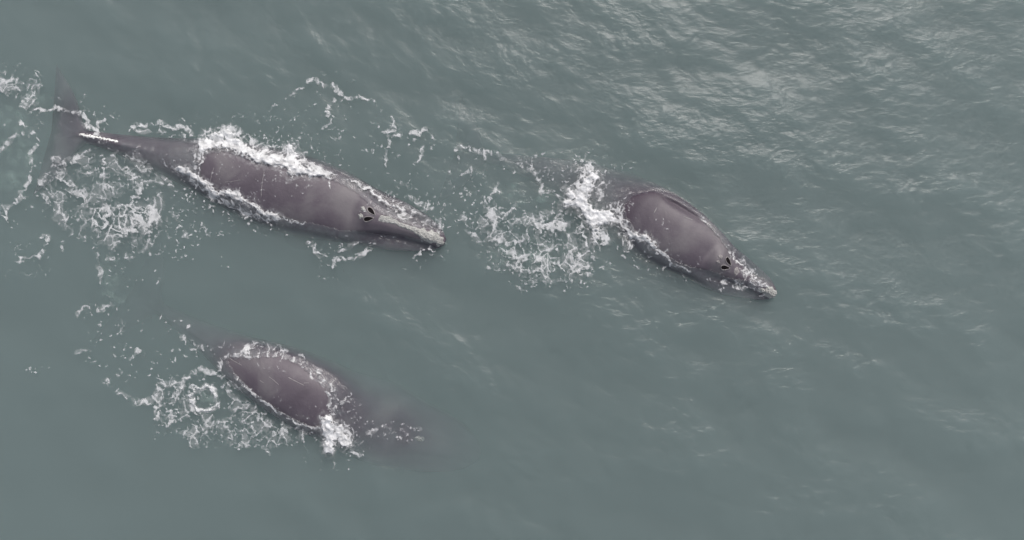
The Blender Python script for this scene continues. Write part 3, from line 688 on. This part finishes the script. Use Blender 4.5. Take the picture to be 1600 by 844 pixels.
for wi, w in enumerate(WH):
    x0, x1, y0, y1 = w['bbox']
    i0, i1 = np.searchsorted(AX, [x0, x1]); j0, j1 = np.searchsorted(AY, [y0, y1])
    sl = (slice(j0, j1), slice(i0, i1))
    wt = np.full((j1 - j0, i1 - i0), -9.0)
    rc = w['bvh'].ray_cast; dn = Vector((0, 0, -1))
    for j in range(j1 - j0):
        yy = float(AY[j0 + j])
        for i in range(i1 - i0):
            h = rc(Vector((float(AX[i0 + i]), yy, 5.0)), dn, 12.0)
            if h[0] is not None: wt[j, i] = h[0].z
    qx = PXg[sl] + 2.2 * perlin(PXg[sl] / 9, PYg[sl] / 9, 101) + 1.2 * perlin(PXg[sl] / 4, PYg[sl] / 4, 103)
    qy = PYg[sl] + 2.2 * perlin(PXg[sl] / 9, PYg[sl] / 9, 102) + 1.2 * perlin(PXg[sl] / 4, PYg[sl] / 4, 104)
    sdm = poly_sd(qx, qy, EXPOSED[wi])
    for ex_ in EXTRA.get(wi, []): sdm = np.maximum(sdm, poly_sd(qx, qy, ex_))
    sdm = sdm / PX
    hw = H[sl]
    inside = sdm > 0
    low = np.minimum(hw, wt - np.clip(.02 + sdm * .6, 0, .35))        # water stands below the back where the back is dry
    ramp = np.clip(.015 - sdm * .45, 0, 1) * (1 + .9 * perlin(PXg[sl] / 7, PYg[sl] / 7, 107) + .5 * perlin(PXg[sl] / 3.2, PYg[sl] / 3.2, 108))
    high = np.maximum(hw, np.minimum(wt + ramp, np.maximum(wt + .11 + .05 * perlin(PXg[sl] / 9, PYg[sl] / 9, 109), .08)))      # and washes over it elsewhere
    high = np.maximum(hw + (high - hw) * sstep(-.20, .02, wt), np.where(wt > -.3, wt + .05, -9.0))
    near = wt > -3
    hn = np.where(inside & near, low, np.where(near, high, hw))
    H[sl] = hn
    SURF[sl] = np.maximum(hn, wt)
    w['wt'] = (sl, wt)
V = np.stack([GX, GY, H], -1).reshape(-1, 3)
ny_, nx_ = GX.shape
idx = np.arange(nx_ * ny_).reshape(ny_, nx_)
Fq = np.stack([idx[:-1, :-1], idx[:-1, 1:], idx[1:, 1:], idx[1:, :-1]], -1).reshape(-1, 4)
loop = np.concatenate([idx[0, :-1], idx[:-1, -1], idx[-1, :0:-1], idx[:0:-1, 0]])
nb = len(V); low_v = V[loop].copy(); low_v[:, 2] = -60
V2 = np.concatenate([V, low_v, [[0, 0, -60]]])
li = nb + np.arange(len(loop)); nxt = np.roll(np.arange(len(loop)), -1)
Fs = np.stack([loop, li, li[nxt], loop[nxt]], 1)
Fb = np.stack([li[nxt], li, np.full(len(li), nb + len(loop))], 1)
me = mesh_from('sea_water', V2, [Fq, Fs, Fb], M_WATER)
float_attr(me, 'ripple', np.concatenate([(.25 + .75 * rip * (.40 + .65 * crest)).ravel(), np.ones(len(loop) + 1)]))
add_obj('sea_water', me, kind='structure', label='murky grey-green sea with small wind waves')

def surf_at(x, y, A=None):
    A = SURF if A is None else A
    fi = (np.asarray(x) - AX[ex]) / STEP + ex; fj = (np.asarray(y) - AY[ey]) / STEP + ey
    i = np.clip(fi.astype(int), 0, nx_ - 2); j = np.clip(fj.astype(int), 0, ny_ - 2); fi = fi - i; fj = fj - j
    return (A[j, i] * (1 - fi) + A[j, i + 1] * fi) * (1 - fj) + (A[j + 1, i] * (1 - fi) + A[j + 1, i + 1] * fi) * fj

# ---------------------------------------------------------------- foam floating on the water, one sheet for each patch
FST = .85; FX0, FY0 = -30.0, 70.0; FNX, FNY = int(1270 / FST), int(670 / FST)
A_, HB, RG, REGS = foam_field(FX0, FY0, FNX, FNY, FST)
PXF, PYF = np.meshgrid(FX0 + np.arange(FNX) * FST, FY0 + np.arange(FNY) * FST)
ZS = surf_at(gx(PXF), gy(PYF))
lump = .5 + .9 * fbm(PXF / 9, PYF / 9, 121, 2)
ZF = ZS + .014 + .006 * A_ + HB * (.02 + .075 * np.clip(lump, 0, 1.3)) * sstep(.15, .8, A_)
FOAM_LABELS = {
 'tail': 'lacy web of foam left over the flukes at the left edge', 'stock': 'thin arc of foam beside the narrow tail stock',
 'north_flank': 'thick white water breaking along the upper flank of the longest whale', 'south_flank': 'rope of white foam along the lower flank of the longest whale',
 'head': 'broken foam flecks around the head of the longest whale', 'string': 'drifting strings of foam in the open water at top centre',
 'east_wake': 'wide lacy foam field trailing the rightmost whale', 'burst': 'bright burst of churned white water at the tail side of the rightmost whale',
 'east_edge': 'foam edge running down the left side of the rightmost whale', 'east_head': 'foam lace beside the snout of the rightmost whale',
 'ring': 'closed ring of foam around a smooth round patch', 'south_lace': 'lacy foam below the whale whose head is under water',
 'south_edge': 'thin foam outline around the back of the whale with submerged head', 'splash': 'compact white splash at the shoulder of the whale with submerged head',
 'south_string': 'loose foam specks drifting above and left of the foam ring', 'south_head': 'few foam specks above the submerged head'}
fidx = np.arange(FNX * FNY).reshape(FNY, FNX)
cellA = np.maximum.reduce([A_[:-1, :-1], A_[1:, :-1], A_[:-1, 1:], A_[1:, 1:]])
cellR = RG[:-1, :-1]
for ri, reg in enumerate(REGS):
    keep = (cellA > .05) & (cellR == ri)
    Q = np.stack([fidx[:-1, :-1], fidx[1:, :-1], fidx[1:, 1:], fidx[:-1, 1:]], -1)[keep]
    if not len(Q): continue
    used, inv = np.unique(Q.ravel(), return_inverse=True)
    Vf = np.stack([gx(PXF.ravel()[used]), gy(PYF.ravel()[used]), ZF.ravel()[used]], 1)
    me = mesh_from('foam', Vf, inv.reshape(-1, 4), M_FOAM)
    float_attr(me, 'cover', A_.ravel()[used])
    add_obj('foam', me, kind='stuff', label=FOAM_LABELS[reg], category='foam', group='foam stirred up by the whales')

# ---------------------------------------------------------------- air bubbles still rising under the surface
def bubbles(label, blobs, depth):
    xs = [b[0] for b in blobs]; ys = [b[1] for b in blobs]; m = max(b[2] for b in blobs) * 1.6 + 18
    st = 2.0
    X, Y = np.meshgrid(np.arange(min(xs) - m, max(xs) + m, st), np.arange(min(ys) - m, max(ys) + m, st))
    f = np.zeros(X.shape)
    wX, wY = X + 16 * fbm(X / 20, Y / 20, 133, 3), Y + 16 * fbm(X / 20, Y / 20, 134, 3)
    for a, b, r_ in blobs: f = np.maximum(f, np.exp(-((wX - a) ** 2 + (wY - b) ** 2) / (r_ * .6) ** 2))
    f = np.clip(f * (.8 + 1.6 * fbm(X / 14, Y / 14, 131, 3)) - .05, 0, 1)
    ix = np.arange(X.size).reshape(X.shape)
    keep = np.maximum.reduce([f[:-1, :-1], f[1:, :-1], f[:-1, 1:], f[1:, 1:]]) > .01
    Q = np.stack([ix[:-1, :-1], ix[1:, :-1], ix[1:, 1:], ix[:-1, 1:]], -1)[keep]
    used, inv = np.unique(Q.ravel(), return_inverse=True)
    Vb = np.stack([gx(X.ravel()[used]), gy(Y.ravel()[used]), -depth + .15 * perlin(X.ravel()[used] / 20, Y.ravel()[used] / 20, 5)], 1)
    me = mesh_from('bubble_cloud', Vb, inv.reshape(-1, 4), M_BUBBLE); float_attr(me, 'cover', f.ravel()[used])
    add_obj('bubble_cloud', me, kind='stuff', label=label, category='bubbles')
bubbles('pale green bubble cloud under water at the left edge', [(10, 180, 40), (20, 235, 45), (8, 280, 35), (40, 150, 22)], .55)
bubbles('pale green bubble streak under water between the two left whales', [(158, 410, 16), (163, 440, 22), (168, 462, 18), (158, 425, 14)], .45)
bubbles('pale green bubbles under water inside the foam ring', [(318, 623, 24)], .40)
bubbles('pale bubbles under water in the wake of the rightmost whale', [(800, 300, 22), (790, 390, 30), (850, 310, 20), (850, 400, 40)], .60)

# ---------------------------------------------------------------- spray thrown off the splashes
def spray(label, seeds, n, seed):
    g = np.random.RandomState(seed)
    V, F = [], []
    oct_v = np.array([(1, 0, 0), (-1, 0, 0), (0, 1, 0), (0, -1, 0), (0, 0, 1), (0, 0, -1)], float)
    oct_f = np.array([(0, 2, 4), (2, 1, 4), (1, 3, 4), (3, 0, 4), (2, 0, 5), (1, 2, 5), (3, 1, 5), (0, 3, 5)])
    for q in range(n):
        a, b, r_, hmax = seeds[g.randint(len(seeds))]
        d = abs(g.normal()) * r_; an = g.uniform(0, 2 * math.pi)
        x, y = gx(a + d * math.cos(an)), gy(b + d * math.sin(an))
        z = float(surf_at(np.array([x]), np.array([y]))[0]) + .02 + hmax * g.uniform(0, 1) ** 2 * math.exp(-d / r_ / 1.5)
        sz = g.choice([.005, .008, .011, .015], p=[.4, .35, .18, .07])
        V.append(oct_v * sz * np.array([1, 1, g.uniform(.8, 1.5)]) + (x, y, z)); F.append(oct_f + 6 * q)
    me = mesh_from('spray', np.concatenate(V), np.concatenate(F), M_DROP)
    add_obj('spray', me, kind='stuff', label=label, category='spray', group='spray thrown up by the whales')
spray('spray drops over the white water on the upper flank of the longest whale', [(340, 215, 16, .5), (380, 228, 14, .4), (455, 238, 18, .7), (470, 255, 14, .5), (495, 264, 12, .3)], 330, 1)
spray('spray drops over the white burst behind the rightmost whale', [(912, 285, 18, .6), (905, 312, 18, .6), (935, 345, 14, .4), (965, 325, 12, .4)], 300, 2)
spray('spray drops over the compact splash at the shoulder', [(514, 672, 12, .5), (530, 685, 14, .5), (545, 695, 12, .3), (520, 640, 9, .3)], 200, 3)
